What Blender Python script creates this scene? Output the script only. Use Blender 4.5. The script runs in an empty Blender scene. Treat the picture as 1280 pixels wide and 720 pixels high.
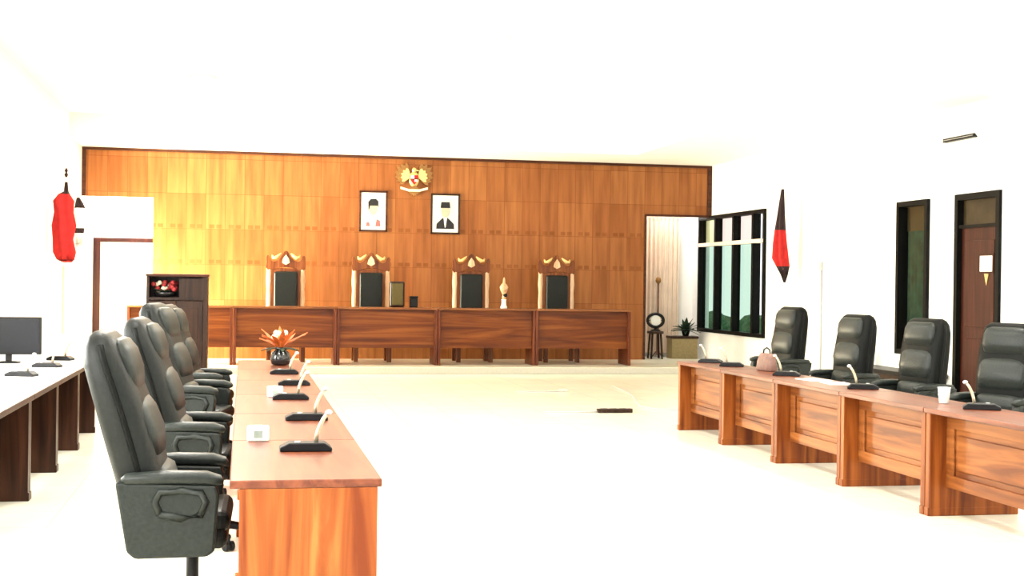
import bpy, bmesh, math, random
from mathutils import Vector, Matrix
random.seed(7)
PI = math.pi
scene = bpy.context.scene
COL = scene.collection

# ------------------------------------------------------------------ mesh helpers
class MB:
    def __init__(s):
        s.bm = bmesh.new(); s.mi = 0
    def _mark(s, before):
        for f in s.bm.faces:
            if f not in before:
                f.material_index = s.mi
    def box(s, x0, y0, z0, x1, y1, z1, bev=0.0, seg=2, rot=None):
        b = bmesh.new()
        bmesh.ops.create_cube(b, size=1.0)
        for v in b.verts:
            v.co = Vector(((x0+x1)/2 + v.co.x*(x1-x0), (y0+y1)/2 + v.co.y*(y1-y0), (z0+z1)/2 + v.co.z*(z1-z0)))
        if bev > 0:
            bmesh.ops.bevel(b, geom=list(b.edges), offset=bev, segments=seg, profile=0.5, affect='EDGES')
        s._merge(b, rot)
        return s
    def _merge(s, b, rot=None):
        if rot is not None:
            for v in b.verts: v.co = rot @ v.co
        vm = {v: s.bm.verts.new(v.co) for v in b.verts}
        for f in b.faces:
            try:
                nf = s.bm.faces.new([vm[v] for v in f.verts]); nf.material_index = s.mi; nf.smooth = f.smooth
            except ValueError:
                pass
        b.free()
    def rings(s, rings, cap=True, smooth=True, closed=False):
        vs = [[s.bm.verts.new(p) for p in r] for r in rings]
        n = len(vs[0])
        pairs = list(zip(vs, vs[1:]))
        if closed: pairs.append((vs[-1], vs[0]))
        for a, b in pairs:
            for i in range(n):
                f = s.bm.faces.new((a[i], a[(i+1) % n], b[(i+1) % n], b[i])); f.smooth = smooth; f.material_index = s.mi
        if cap and not closed:
            f = s.bm.faces.new(list(reversed(vs[0]))); f.material_index = s.mi
            f = s.bm.faces.new(vs[-1]); f.material_index = s.mi
        return s
    def tube(s, pts, r, n=8):
        pts = [Vector(p) for p in pts]
        R = r if isinstance(r, (list, tuple)) else [r]*len(pts)
        rings = []
        ref = None
        for i, p in enumerate(pts):
            t = (pts[min(i+1, len(pts)-1)] - pts[max(i-1, 0)]).normalized()
            if ref is None:
                ref = Vector((0, 0, 1)) if abs(t.z) < .9 else Vector((1, 0, 0))
            a = t.cross(ref)
            if a.length < 1e-4: a = t.cross(Vector((0, 1, 0)))
            a.normalize(); b = t.cross(a).normalized(); ref = -b if False else ref
            rings.append([p + (a*math.cos(2*PI*k/n) + b*math.sin(2*PI*k/n))*R[i] for k in range(n)])
        return s.rings(rings)
    def lathe(s, prof, c=(0, 0, 0), n=24, axis='Z'):
        rings = []
        for r, z in prof:
            r = max(r, 1e-4)
            ring = []
            for k in range(n):
                a = 2*PI*k/n
                p = (r*math.cos(a), r*math.sin(a), z)
                if axis == 'X': p = (p[2], p[0], p[1])
                if axis == 'Y': p = (p[1], p[2], p[0])
                ring.append((c[0]+p[0], c[1]+p[1], c[2]+p[2]))
            rings.append(ring)
        return s.rings(rings)
    def prism(s, outline, d0, d1, plane='XZ', bev=0.0, rot=None):
        b = bmesh.new()
        def P(u, v, d):
            return {'XZ': (u, d, v), 'YZ': (d, u, v), 'XY': (u, v, d)}[plane]
        A = [b.verts.new(P(u, v, d0)) for u, v in outline]
        B = [b.verts.new(P(u, v, d1)) for u, v in outline]
        n = len(A)
        b.faces.new(A); b.faces.new(list(reversed(B)))
        for i in range(n):
            b.faces.new((A[i], B[i], B[(i+1) % n], A[(i+1) % n]))
        bmesh.ops.recalc_face_normals(b, faces=list(b.faces))
        if bev > 0:
            eds = [e for e in b.edges if e.calc_face_angle(0) > .5]
            bmesh.ops.bevel(b, geom=eds, offset=bev, segments=2, profile=.5, affect='EDGES')
        s._merge(b, rot)
        return s
    def sweep(s, st, n=24, ex=3.2):
        """stations (x, z, half width in y, half thickness[, y])"""
        rings = []
        for i, q in enumerate(st):
            a, b = st[max(i-1, 0)], st[min(i+1, len(st)-1)]
            t = Vector((b[0]-a[0], 0, b[1]-a[1]))
            if t.length < 1e-5: t = Vector((0, 0, 1))
            t.normalize(); nrm = Vector((t.z, 0, -t.x))
            y0 = q[4] if len(q) > 4 else 0
            ring = []
            for k in range(n):
                an = 2*PI*k/n; c, sn = math.cos(an), math.sin(an)
                u = math.copysign(abs(c)**(2/ex), c)*q[2]; v = math.copysign(abs(sn)**(2/ex), sn)*q[3]
                p = Vector((q[0], y0, q[1])) + Vector((0, 1, 0))*u + nrm*v
                ring.append(p)
            rings.append(ring)
        return s.rings(rings)
    def ball(s, c, rx, ry=None, rz=None, seg=14):
        ry = ry or rx; rz = rz or rx
        b = bmesh.new(); bmesh.ops.create_uvsphere(b, u_segments=seg, v_segments=max(6, seg//2+1), radius=1)
        for v in b.verts: v.co = Vector((c[0]+v.co.x*rx, c[1]+v.co.y*ry, c[2]+v.co.z*rz))
        for f in b.faces: f.smooth = True
        s._merge(b); return s

def obj(name, mb, mat, parent=None, loc=None, smooth=None):
    bmesh.ops.recalc_face_normals(mb.bm, faces=list(mb.bm.faces))
    me = bpy.data.meshes.new(name); mb.bm.to_mesh(me); mb.bm.free()
    for m in (mat if isinstance(mat, (list, tuple)) else [mat]): me.materials.append(m)
    o = bpy.data.objects.new(name, me); COL.objects.link(o)
    if parent is not None: o.parent = parent
    if loc is not None: o.location = loc
    return o
def thing(name, label, cat, loc=(0, 0, 0), rz=0.0, group=None):
    o = bpy.data.objects.new(name, None); COL.objects.link(o)
    o.empty_display_size = .1
    o.location = loc; o.rotation_euler = (0, 0, rz); o['label'] = label; o['category'] = cat
    if group: o['group'] = group
    return o
def tag(o, label, cat, group=None):
    o['label'] = label; o['category'] = cat
    if group: o['group'] = group
    return o
def struct(name, mb, mat, label=None, cat=None, parent=None):
    o = obj(name, mb, mat, parent)
    if parent is None:
        o['kind'] = 'structure'
        if label: o['label'] = label
        if cat: o['category'] = cat
    return o
def dup(root, loc, rz, label, group=None, lift=0.0):
    r = root.copy(); COL.objects.link(r); r.location = loc; r.rotation_euler = (0, 0, rz); r['label'] = label
    if group: r['group'] = group
    for ch in list(root.children):
        c = ch.copy(); COL.objects.link(c); c.parent = r
        if lift and not ch.name.startswith(('star_base', 'caster')): c.location.z += lift
        for g in list(ch.children):
            d = g.copy(); COL.objects.link(d); d.parent = c
    return r

# ------------------------------------------------------------------ materials
def srgb(r, g, b):
    f = lambda c: (c/255/12.92) if c/255 <= .04045 else ((c/255+.055)/1.055)**2.4
    return (f(r), f(g), f(b), 1)
def base_mat(name):
    m = bpy.data.materials.new(name); m.use_nodes = True
    nt = m.node_tree; return m, nt, nt.nodes['Principled BSDF']
def plain(name, col, rough=.5, spec=.5, metal=0, var=.06, scale=30, bump=0.0):
    m, nt, p = base_mat(name)
    tc = nt.nodes.new('ShaderNodeTexCoord'); nz = nt.nodes.new('ShaderNodeTexNoise'); nz.inputs['Scale'].default_value = scale
    nz.inputs['Detail'].default_value = 4
    nt.links.new(tc.outputs['Object'], nz.inputs['Vector'])
    cr = nt.nodes.new('ShaderNodeValToRGB')
    cr.color_ramp.elements[0].position = .3; cr.color_ramp.elements[1].position = .7
    cr.color_ramp.elements[0].color = tuple(c*(1-var) for c in col[:3])+(1,)
    cr.color_ramp.elements[1].color = tuple(min(1, c*(1+var)) for c in col[:3])+(1,)
    nt.links.new(nz.outputs['Fac'], cr.inputs['Fac']); nt.links.new(cr.outputs['Color'], p.inputs['Base Color'])
    p.inputs['Roughness'].default_value = rough; p.inputs['Specular IOR Level'].default_value = spec; p.inputs['Metallic'].default_value = metal
    if bump:
        bp = nt.nodes.new('ShaderNodeBump'); bp.inputs['Strength'].default_value = bump; bp.inputs['Distance'].default_value = .01
        nt.links.new(nz.outputs['Fac'], bp.inputs['Height']); nt.links.new(bp.outputs['Normal'], p.inputs['Normal'])
    return m
def wood(name, dark, mid, light, axis='Z', rough=.3, scale=1.0, plank=0.0, spec=.22):
    """grain runs along axis"""
    m, nt, p = base_mat(name)
    N = nt.nodes.new; L = nt.links.new
    tc = N('ShaderNodeTexCoord'); mp = N('ShaderNodeMapping')
    s = {'X': (.5, 9, 9), 'Y': (9, .5, 9), 'Z': (9, 9, .5)}[axis]
    mp.inputs['Scale'].default_value = tuple(q*scale for q in s)
    oi = N('ShaderNodeObjectInfo'); ad = N('ShaderNodeVectorMath'); ad.operation = 'ADD'
    ml = N('ShaderNodeMath'); ml.operation = 'MULTIPLY'; ml.inputs[1].default_value = 37
    L(oi.outputs['Random'], ml.inputs[0])
    L(tc.outputs['Object'], mp.inputs['Vector']); L(mp.outputs['Vector'], ad.inputs[0]); L(ml.outputs[0], ad.inputs[1])
    nz = N('ShaderNodeTexNoise'); nz.inputs['Scale'].default_value = 1.0; nz.inputs['Detail'].default_value = 6; nz.inputs['Distortion'].default_value = 1.8
    L(ad.outputs[0], nz.inputs['Vector'])
    cr = N('ShaderNodeValToRGB'); e = cr.color_ramp.elements
    e[0].position = .34; e[0].color = dark; e[1].position = .68; e[1].color = light
    k = e.new(.5); k.color = mid
    L(nz.outputs['Fac'], cr.inputs['Fac']); L(cr.outputs['Color'], p.inputs['Base Color'])
    p.inputs['Roughness'].default_value = rough; p.inputs['Specular IOR Level'].default_value = spec
    return m
def L3(r, g, b): return (r, g, b, 1)

M = {}
M['wall'] = plain('white_wall_paint', L3(.92, .92, .905), .7, .2, var=.01, scale=2)
M['ceil'] = plain('white_ceiling_paint', L3(.92, .91, .88), .8, .1, var=.01, scale=2)
M['white'] = plain('white_plastic', L3(.82, .82, .78), .4, .4, var=.02)
M['paper'] = plain('white_paper', L3(.85, .85, .83), .8, .1, var=.02)
M['leather'] = plain('black_leather', L3(.0065, .008, .007), .42, .22, var=.25, scale=60, bump=.15)
M['leather_soft'] = plain('black_leather_cushion', L3(.013, .0165, .0145), .40, .26, var=.25, scale=60, bump=.15)
M['black'] = plain('black_plastic', L3(.007, .007, .008), .4, .2, var=.2)
M['screen'] = plain('dark_screen', L3(.008, .009, .013), .3, .2, var=.1)
M['chrome'] = plain('polished_steel', L3(.6, .6, .6), .2, .5, 1.0, var=.03)
M['gooseneck'] = plain('pale_metal', L3(.5, .42, .3), .3, .5, .6, var=.05)
M['desk_end'] = wood('desk_end_wood', L3(0.15, 0.028, 0.006), L3(0.26, 0.066, 0.014), L3(0.42, 0.135, 0.034), 'Z', .4)
M['desk_top'] = wood('desk_top_wood', L3(0.085, 0.02, 0.009), L3(0.13, 0.033, 0.014), L3(0.2, 0.056, 0.024), 'Y', .32, spec=.35)
M['desk_front'] = wood('desk_front_wood', L3(.10, .024, .005), L3(.18, .052, .011), L3(.29, .100, .026), 'Y', .38)
M['desk_slab'] = wood('desk_slab_wood', L3(0.09, 0.018, 0.004), L3(0.17, 0.04, 0.006), L3(0.27, 0.075, 0.013), 'Z', .38)
M['dark_desk'] = wood('dark_desk_wood', L3(0.018, 0.006, 0.003), L3(0.032, 0.011, 0.005), L3(0.055, 0.02, 0.009), 'Z', .3)
M['bench_front'] = wood('bench_front_wood', L3(0.07, 0.014, 0.002), L3(0.13, 0.03, 0.004), L3(0.22, 0.062, 0.01), 'Y', .3, scale=.7)
M['bench_slab'] = wood('bench_slab_wood', L3(0.06, 0.012, 0.004), L3(0.11, 0.024, 0.008), L3(0.17, 0.046, 0.017), 'Z', .3)
M['bench_top'] = wood('bench_top_wood', L3(0.12, 0.04, 0.014), L3(0.19, 0.066, 0.022), L3(0.26, 0.1, 0.036), 'Y', .25)
M['throne_wood'] = wood('carved_chair_wood', L3(0.08, 0.018, 0.004), L3(0.14, 0.036, 0.008), L3(0.22, 0.07, 0.016), 'Z', .3)
M['throne_gold'] = plain('gilded_wood', L3(.72, .5, .2), .3, .6, .3, var=.15, scale=40)
M['throne_pale'] = wood('pale_wood_and_flare', L3(.5, .28, .15), L3(.65, .42, .26), L3(.75, .55, .38), 'Z', .25)
M['dark_wood'] = wood('dark_brown_wood', L3(0.014, 0.006, 0.004), L3(0.026, 0.011, 0.006), L3(0.045, 0.02, 0.01), 'Z', .35)
M['trim_wood'] = wood('dark_trim_wood', L3(0.03, 0.008, 0.004), L3(0.055, 0.015, 0.006), L3(0.085, 0.026, 0.01), 'X', .35)
M['door_leaf'] = wood('red_brown_door_wood', L3(0.03, 0.006, 0.003), L3(0.045, 0.01, 0.005), L3(0.065, 0.016, 0.008), 'Z', .4)
M['frame_dark'] = plain('dark_window_frame', L3(.003, .003, .0025), .5, .1, var=.2)
M['frame_pale'] = plain('pale_window_frame', L3(.62, .56, .42), .5, .4, var=.05)
M['red_frame'] = wood('red_door_frame', L3(0.018, 0.003, 0.003), L3(0.03, 0.005, 0.004), L3(0.05, 0.01, 0.007), 'Z', .4)
M['flag_red'] = plain('red_flag_cloth', L3(.44, .017, .016), .7, .2, var=.15, scale=12)
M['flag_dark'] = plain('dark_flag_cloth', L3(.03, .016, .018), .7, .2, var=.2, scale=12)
M['flag_white'] = plain('white_flag_cloth', L3(.85, .82, .8), .7, .2, var=.03, scale=12)
M['gold'] = plain('gold_paint', L3(.75, .58, .22), .3, .6, .4, var=.12, scale=40)
M['gold_dark'] = plain('aged_gold_paint', L3(.26, .12, .025), .35, .5, .2, var=.2, scale=40)
M['skin_print'] = plain('portrait_face_ink', L3(.62, .42, .32), .6, .2, var=.03)
M['black_print'] = plain('portrait_black_ink', L3(.02, .02, .025), .6, .2, var=.1)
M['red_print'] = plain('portrait_red_ink', L3(.45, .12, .12), .6, .2, var=.05)
M['grey_print'] = plain('portrait_backdrop_ink', L3(.62, .6, .62), .6, .2, var=.03)
M['leaf_orange'] = plain('orange_leaf', L3(.62, .13, .025), .5, .3, var=.35, scale=20)
M['leaf_green'] = plain('dark_green_leaf', L3(.015, .035, .018), .5, .3, var=.4, scale=20)
M['petal_red'] = plain('red_petal', L3(.38, .04, .04), .6, .2, var=.4, scale=25)
M['petal_white'] = plain('cream_petal', L3(.8, .7, .52), .6, .2, var=.1, scale=25)
M['vase'] = plain('black_glazed_vase', L3(.015, .014, .014), .15, .6, var=.2)
M['box_brown'] = plain('brown_cardboard', L3(.26, .2, .1), .8, .2, var=.1)
M['bag'] = plain('brown_leather_bag', L3(.16, .085, .065), .5, .3, var=.25, scale=25)
M['curtain_green'] = plain('dark_green_curtain', L3(.022, .052, .032), .8, .1, var=.3, scale=8)
M['curtain_pale'] = plain('pale_pink_curtain', L3(.80, .66, .54), .8, .1, var=.05, scale=6)
M['grey_green'] = plain('grey_green_bottle', L3(.3, .36, .32), .3, .5, var=.1)
M['cable'] = plain('grey_cable', L3(.45, .45, .45), .5, .3, var=.05)
M['hedge'] = plain('garden_leaves', L3(.06, .12, .06), .8, .1, var=.5, scale=14, bump=.3)
M['sill'] = plain('grey_panel', L3(.5, .48, .42), .5, .3, var=.05)

def glass(name, col, alpha=.9):
    m, nt, p = base_mat(name)
    N = nt.nodes.new; L = nt.links.new
    out = nt.nodes['Material Output']; nt.nodes.remove(p)
    t = N('ShaderNodeBsdfTransparent'); t.inputs['Color'].default_value = col
    g = N('ShaderNodeBsdfGlossy'); g.inputs['Roughness'].default_value = .05; g.inputs['Color'].default_value = (1, 1, 1, 1)
    mx = N('ShaderNodeMixShader'); mx.inputs[0].default_value = .04; L(t.outputs[0], mx.inputs[1]); L(g.outputs[0], mx.inputs[2])
    L(mx.outputs[0], out.inputs['Surface'])
    return m
M['glass_green'] = glass('green_tinted_glass', L3(.62, .72, .65))
M['glass_pink'] = glass('pink_tinted_glass', L3(.80, .72, .68))
M['glass_yellow'] = glass('yellow_tinted_glass', L3(.80, .79, .58))
M['glass_clear'] = glass('clear_glass', L3(.98, .99, .98))
M['glare_top'] = plain('white_glare_top', L3(.85, .83, .8), .25, .5, var=.02)  # window glare on the left tabletops put into their colour

def emission(name, col, s):
    m, nt, p = base_mat(name)
    p.inputs['Emission Color'].default_value = col; p.inputs['Emission Strength'].default_value = s
    p.inputs['Base Color'].default_value = (.9, .9, .9, 1)
    return m
M['lamp_glow'] = emission('lamp_diffuser', (1, .98, .93, 1), 6)

# floor tiles
def floor_mat():
    m, nt, p = base_mat('glossy_cream_tiles')
    N = nt.nodes.new; L = nt.links.new
    tc = N('ShaderNodeTexCoord'); br = N('ShaderNodeTexBrick')
    br.offset = 0; br.squash = 1
    br.inputs['Scale'].default_value = 1; br.inputs['Brick Width'].default_value = .6; br.inputs['Row Height'].default_value = .6
    br.inputs['Mortar Size'].default_value = .004; br.inputs['Mortar Smooth'].default_value = .2
    br.inputs['Color1'].default_value = (.82, .79, .66, 1); br.inputs['Color2'].default_value = (.80, .76, .63, 1); br.inputs['Mortar'].default_value = (.60, .56, .46, 1)
    L(tc.outputs['Object'], br.inputs['Vector'])
    nz = N('ShaderNodeTexNoise'); nz.inputs['Scale'].default_value = 3; nz.inputs['Detail'].default_value = 6
    L(tc.outputs['Object'], nz.inputs['Vector'])
    mx = N('ShaderNodeMix'); mx.data_type = 'RGBA'; mx.blend_type = 'MULTIPLY'; mx.inputs['Factor'].default_value = .12
    L(br.outputs['Color'], mx.inputs['A']); L(nz.outputs['Color'], mx.inputs['B']); L(mx.outputs['Result'], p.inputs['Base Color'])
    p.inputs['Roughness'].default_value = .22; p.inputs['Specular IOR Level'].default_value = .5
    return m
M['floor'] = floor_mat()

# veneer panelling of the partition: 0.35 m wide sheets in 0.65 m rows
def panel_mat():
    m, nt, p = base_mat('veneer_wall_panels')
    N = nt.nodes.new; L = nt.links.new
    tc = N('ShaderNodeTexCoord'); sx = N('ShaderNodeSeparateXYZ'); cb = N('ShaderNodeCombineXYZ')
    L(tc.outputs['Object'], sx.inputs[0]); L(sx.outputs['X'], cb.inputs['X'])
    ad = N('ShaderNodeMath'); ad.operation = 'ADD'; ad.inputs[1].default_value = .10
    L(sx.outputs['Z'], ad.inputs[0]); L(ad.outputs[0], cb.inputs['Y'])
    br = N('ShaderNodeTexBrick'); br.offset = 0
    br.inputs['Scale'].default_value = 1; br.inputs['Brick Width'].default_value = .35; br.inputs['Row Height'].default_value = .65
    br.inputs['Mortar Size'].default_value = .006; br.inputs['Mortar Smooth'].default_value = .3; br.inputs['Bias'].default_value = 0
    br.inputs['Color1'].default_value = (.27, .088, .023, 1); br.inputs['Color2'].default_value = (.345, .130, .039, 1); br.inputs['Mortar'].default_value = (.22, .07, .017, 1)
    L(cb.outputs[0], br.inputs['Vector'])
    mp = N('ShaderNodeMapping'); mp.inputs['Scale'].default_value = (11, 1, .9)
    L(tc.outputs['Object'], mp.inputs['Vector'])
    nz = N('ShaderNodeTexNoise'); nz.inputs['Scale'].default_value = 1; nz.inputs['Detail'].default_value = 4
    L(mp.outputs[0], nz.inputs['Vector'])
    cr = N('ShaderNodeValToRGB'); cr.color_ramp.elements[0].position = .3; cr.color_ramp.elements[0].color = (.72, .66, .6, 1)
    cr.color_ramp.elements[1].position = .7; cr.color_ramp.elements[1].color = (1.1, 1.1, 1.1, 1)
    L(nz.outputs['Fac'], cr.inputs['Fac'])
    mx = N('ShaderNodeMix'); mx.data_type = 'RGBA'; mx.blend_type = 'MULTIPLY'; mx.inputs['Factor'].default_value = 1
    L(br.outputs['Color'], mx.inputs['A']); L(cr.outputs['Color'], mx.inputs['B'])
    # short dark dashes across every sheet near its row seam
    def mth(op, a, b=None, c=None):
        q = N('ShaderNodeMath'); q.operation = op
        for i, v in enumerate((a, b, c)):
            if v is None: continue
            if isinstance(v, (int, float)): q.inputs[i].default_value = v
            else: L(v, q.inputs[i])
        return q.outputs[0]
    fx = mth('FRACT', mth('DIVIDE', sx.outputs['X'], .35))
    fz = mth('FRACT', mth('DIVIDE', ad.outputs[0], .65))
    inx = mth('LESS_THAN', mth('ABSOLUTE', mth('SUBTRACT', fx, .5)), .32)
    gap = mth('GREATER_THAN', mth('ABSOLUTE', mth('SUBTRACT', fx, .5)), .05)
    inz = mth('LESS_THAN', mth('ABSOLUTE', mth('SUBTRACT', fz, .08)), .055)
    low = mth('LESS_THAN', mth('ABSOLUTE', mth('SUBTRACT', sx.outputs['Z'], 2.25)), .55)
    nz2 = N('ShaderNodeTexNoise'); nz2.inputs['Scale'].default_value = 2.3; L(tc.outputs['Object'], nz2.inputs['Vector'])
    st = mth('MULTIPLY', mth('MULTIPLY', mth('MULTIPLY', inx, gap), mth('MULTIPLY', inz, low)), mth('MULTIPLY', nz2.outputs['Fac'], 1.0))
    m2 = N('ShaderNodeMix'); m2.data_type = 'RGBA'; L(st, m2.inputs['Factor']); L(mx.outputs['Result'], m2.inputs['A']); m2.inputs['B'].default_value = (.16, .040, .006, 1)
    L(m2.outputs['Result'], p.inputs['Base Color'])
    p.inputs['Roughness'].default_value = .45; p.inputs['Specular IOR Level'].default_value = .2
    return m
M['panels'] = panel_mat()

# ------------------------------------------------------------------ room constants
XW, XL, YP, YB = 9.07, -2.90, 25.78, 26.90
YF = -3.0
ZC, ZT = 3.95, 4.35

def cut_wall(mb, fixed0, fixed1, a0, a1, z0, z1, holes, axis):
    """boxes of a wall between fixed0 and fixed1 (its thickness), along a, with rectangular holes (a0,a1,z0,z1)"""
    A = sorted({a0, a1, *[h[0] for h in holes], *[h[1] for h in holes]})
    for i in range(len(A)-1):
        p, q = A[i], A[i+1]
        if p < a0 or q > a1: continue
        segs = sorted([(h[2], h[3]) for h in holes if h[0] <= p+1e-6 and h[1] >= q-1e-6])
        z = z0
        for s0, s1 in segs + [(z1, z1)]:
            if s0 > z+1e-6:
                if axis == 'Y': mb.box(fixed0, p, z, fixed1, q, s0)
                else: mb.box(p, fixed0, z, q, fixed1, s0)
            z = max(z, s1)
    return mb

W1 = (22.85, 26.42, .66, 2.96)
W2 = (16.98, 17.86, .66, 2.79)
D1 = (15.20, 16.27, 0.0, 2.80)
W3 = (23.20, 25.65, .66, 1.76)
LW = [(1.2, 4.6, .9, 2.9), (5.8, 9.2, .9, 2.9), (10.2, 12.8, .9, 2.9)]

mb = MB().box(XL-.2, YF, -.1, XW+.2, YB+.2, 0)
struct('floor', mb, M['floor'], 'glossy cream tiled floor of the hall', 'floor')
mb = MB()
mb.box(XL-.2, YF, ZT, XW+.2, YB+.2, ZT+.1)
mb.box(XL-.2, 24.0, ZC, XW+.2, YB+.2, ZT)        # soffit along the back
mb.box(7.0, YF, ZC, XW+.2, 24.0, ZT)             # soffit along the right
struct('ceiling', mb, M['ceil'], 'white ceiling with a lower border above the right and back walls', 'ceiling')
struct('wall_right', cut_wall(MB(), XW, XW+.2, YF, YB+.2, 0, ZC, [W1, W2, D1], 'Y'), M['wall'], 'white wall along the right side', 'wall')
struct('wall_left', cut_wall(MB(), XL-.2, XL, YF, YB+.2, 0, ZT, [W3]+LW, 'Y'), M['wall'], 'white wall along the left side', 'wall')
struct('wall_back', cut_wall(MB(), YB, YB+.2, XL, XW, 0, ZC, [], 'X'), M['wall'], 'white wall behind the wooden partition', 'wall')

# wooden partition with an opening at each end
mb = MB()
cut_wall(mb, YP, YP+.12, XL, XW, 0, 3.90, [(XL, -1.64, 0, 3.06), (7.74, XW, 0, 2.97)], 'X')
struct('wall_partition', mb, M['panels'], 'orange veneer panelled partition behind the bench', 'wall')
mb = MB().box(XL, YP-.03, 3.90, XW, YP+.12, 3.95)
struct('trim_1', mb, M['trim_wood'], 'dark strip along the top of the panelled partition', 'trim')
mb = MB().box(XL, YP-.03, 3.06, XL+.07, YP, 3.90)
struct('trim_2', mb, M['trim_wood'], 'dark strip at the left end of the partition', 'trim')
mb = MB().box(XW-.09, YP-.03, 2.97, XW, YP, 3.90)
struct('trim_3', mb, M['trim_wood'], 'dark strip at the right end of the partition', 'trim')
mb = MB().box(7.74, YP-.02, 2.93, XW-.0, YP+.12, 2.97).box(7.70, YP-.02, 0.116, 7.74, YP+.12, 2.97)
struct('trim_4', mb, M['trim_wood'], 'dark casing round the right opening', 'trim')
# platform under the bench
mb = MB().box(XL, 23.27, 0, XW, YB, .116, .008)
struct('floor_platform', mb, M['floor'], 'low tiled platform carrying the long bench', 'platform')
mb = MB().box(XL, 23.235, 0, XW, 23.275, .112, .006)
struct('trim_5', mb, M['sill'], 'grey beige edging strip along the front of the platform', 'trim')
mb = MB().box(XL, 1.0, 0, XL+.015, 26.8, .1)
struct('baseboard_left', mb, M['sill'], 'grey skirting along the left wall', 'baseboard')
mb = MB().box(XW-.015, 16.4, 0, XW, 26.8, .1)
struct('baseboard_right', mb, M['sill'], 'grey skirting along the right wall', 'baseboard')

# ------------------------------------------------------------------ windows and doors
def frame_yz(mb, x0, x1, h, t):
    y0, y1, z0, z1 = h
    mb.box(x0, y0, z0, x1, y0+t, z1); mb.box(x0, y1-t, z0, x1, y1, z1)
    mb.box(x0, y0+t, z0, x1, y1-t, z0+t); mb.box(x0, y0+t, z1-t, x1, y1-t, z1)
    return mb
w1 = bpy.data.objects.new('window_1', None); COL.objects.link(w1); w1['kind'] = 'structure'
w1['label'] = 'wide window with dark mullions and pale green panes beside the partition'; w1['category'] = 'window'
w1.location = (XW, W1[0], W1[2])
off = Vector((-XW, -W1[0], -W1[2]))
def wobj(name, mb, mat, par, o):
    for v in mb.bm.verts: v.co += o
    return obj(name, mb, mat, par)
mb = frame_yz(MB(), XW-.05, XW+.10, W1, .07)
MU = [26.30, 25.36, 24.36, 23.35]           # the near faces of the mullions
for y in MU[1:]: mb.box(XW-.06, y, W1[2]+.07, XW+.09, y+.08, W1[3]-.07)
wobj('window_frame', mb, M['frame_dark'], w1, off)
mb = MB().box(XW-.065, W1[0]+.03, 2.36, XW+.06, W1[1]-.07, 2.43)
wobj('transom_bar', mb, M['curtain_pale'], w1, off)
edges = [(W1[0]+.07, 23.35), (23.43, 24.36), (24.44, 25.36), (25.44, W1[1]-.07)]
tops = ['glass_clear', 'glass_pink', 'glass_pink', 'glass_yellow']
for i, (a, b) in enumerate(edges):
    wobj('pane', MB().box(XW+.04, a, W1[2]+.07, XW+.05, b, 2.38), M['glass_clear' if i == 0 else 'glass_green'], w1, off)
    wobj('pane', MB().box(XW+.04, a, 2.40, XW+.05, b, W1[3]-.07), M[tops[i]], w1, off)

w2 = bpy.data.objects.new('window_2', None); COL.objects.link(w2); w2['kind'] = 'structure'
w2['label'] = 'narrow dark window with a green curtain on the right wall'; w2['category'] = 'window'
w2.location = (XW, W2[0], W2[2]); off = Vector((-XW, -W2[0], -W2[2]))
wobj('window_frame', frame_yz(MB(), XW-.05, XW+.12, W2, .07), M['frame_dark'], w2, off)
wobj('pane', MB().box(XW+.03, W2[0]+.07, W2[2]+.07, XW+.04, W2[1]-.07, W2[3]-.07), M['glass_clear'], w2, off)
mb = MB(); r1 = []
ys = [W2[0]+.07 + (W2[1]-W2[0]-.14)*i/40 for i in range(41)]
pts = [(XW+.10+.02*math.sin(i*1.3), y) for i, y in enumerate(ys)]
out = pts + [(x+.012, y) for x, y in reversed(pts)]
mb.prism([(p[0], p[1]) for p in out], W2[2]+.07, 2.38, 'XY')
wobj('curtain', mb, M['curtain_green'], w2, off)
mb = MB().box(XW+.09, W2[0]+.07, 2.38, XW+.12, W2[1]-.07, W2[3]-.07)
wobj('blind', mb, plain('olive_blind', L3(.04, .032, .014), .7, .1), w2, off)

d1 = bpy.data.objects.new('door_1', None); COL.objects.link(d1); d1['kind'] = 'structure'
d1['label'] = 'red brown door in a dark frame on the right wall'; d1['category'] = 'door'
d1.location = (XW, D1[0], 0); off = Vector((-XW, -D1[0], 0))
mb = MB(); t = .08
mb.box(XW-.04, D1[0], 0, XW+.12, D1[0]+t, D1[3]); mb.box(XW-.04, D1[1]-t, 0, XW+.12, D1[1], D1[3])
mb.box(XW-.04, D1[0]+t, D1[3]-t, XW+.12, D1[1]-t, D1[3]); mb.box(XW-.02, D1[0]+t, 2.36, XW+.1, D1[1]-t, 2.40)
wobj('door_frame', mb, M['frame_dark'], d1, off)
mb = MB().box(XW+.03, D1[0]+t, .01, XW+.075, D1[1]-t, 2.36)
for z0, z1 in ((.2, .95), (1.1, 2.2)):
    mb.box(XW+.018, D1[0]+t+.12, z0, XW+.035, D1[1]-t-.12, z1, .006)
leaf = wobj('door_leaf', mb, M['door_leaf'], d1, off)
mb = MB().box(XW+.012, D1[0]+t+.03, .95, XW+.03, D1[0]+t+.07, 1.15).tube([(XW+.02, D1[0]+t+.05, 1.05), (XW-.03, D1[0]+t+.05, 1.05), (XW-.03, D1[0]+t+.16, 1.05)], .01)
h = obj('door_handle', mb, M['chrome'], leaf)
h.data.transform(Matrix.Translation(off))
mb = MB().box(XW+.05, D1[0]+t, 2.40, XW+.06, D1[1]-t, D1[3]-t)
wobj('transom_panel', mb, plain('olive_brown_panel', L3(.045, .03, .014), .5, .15, var=.3, scale=4), d1, off)
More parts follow.
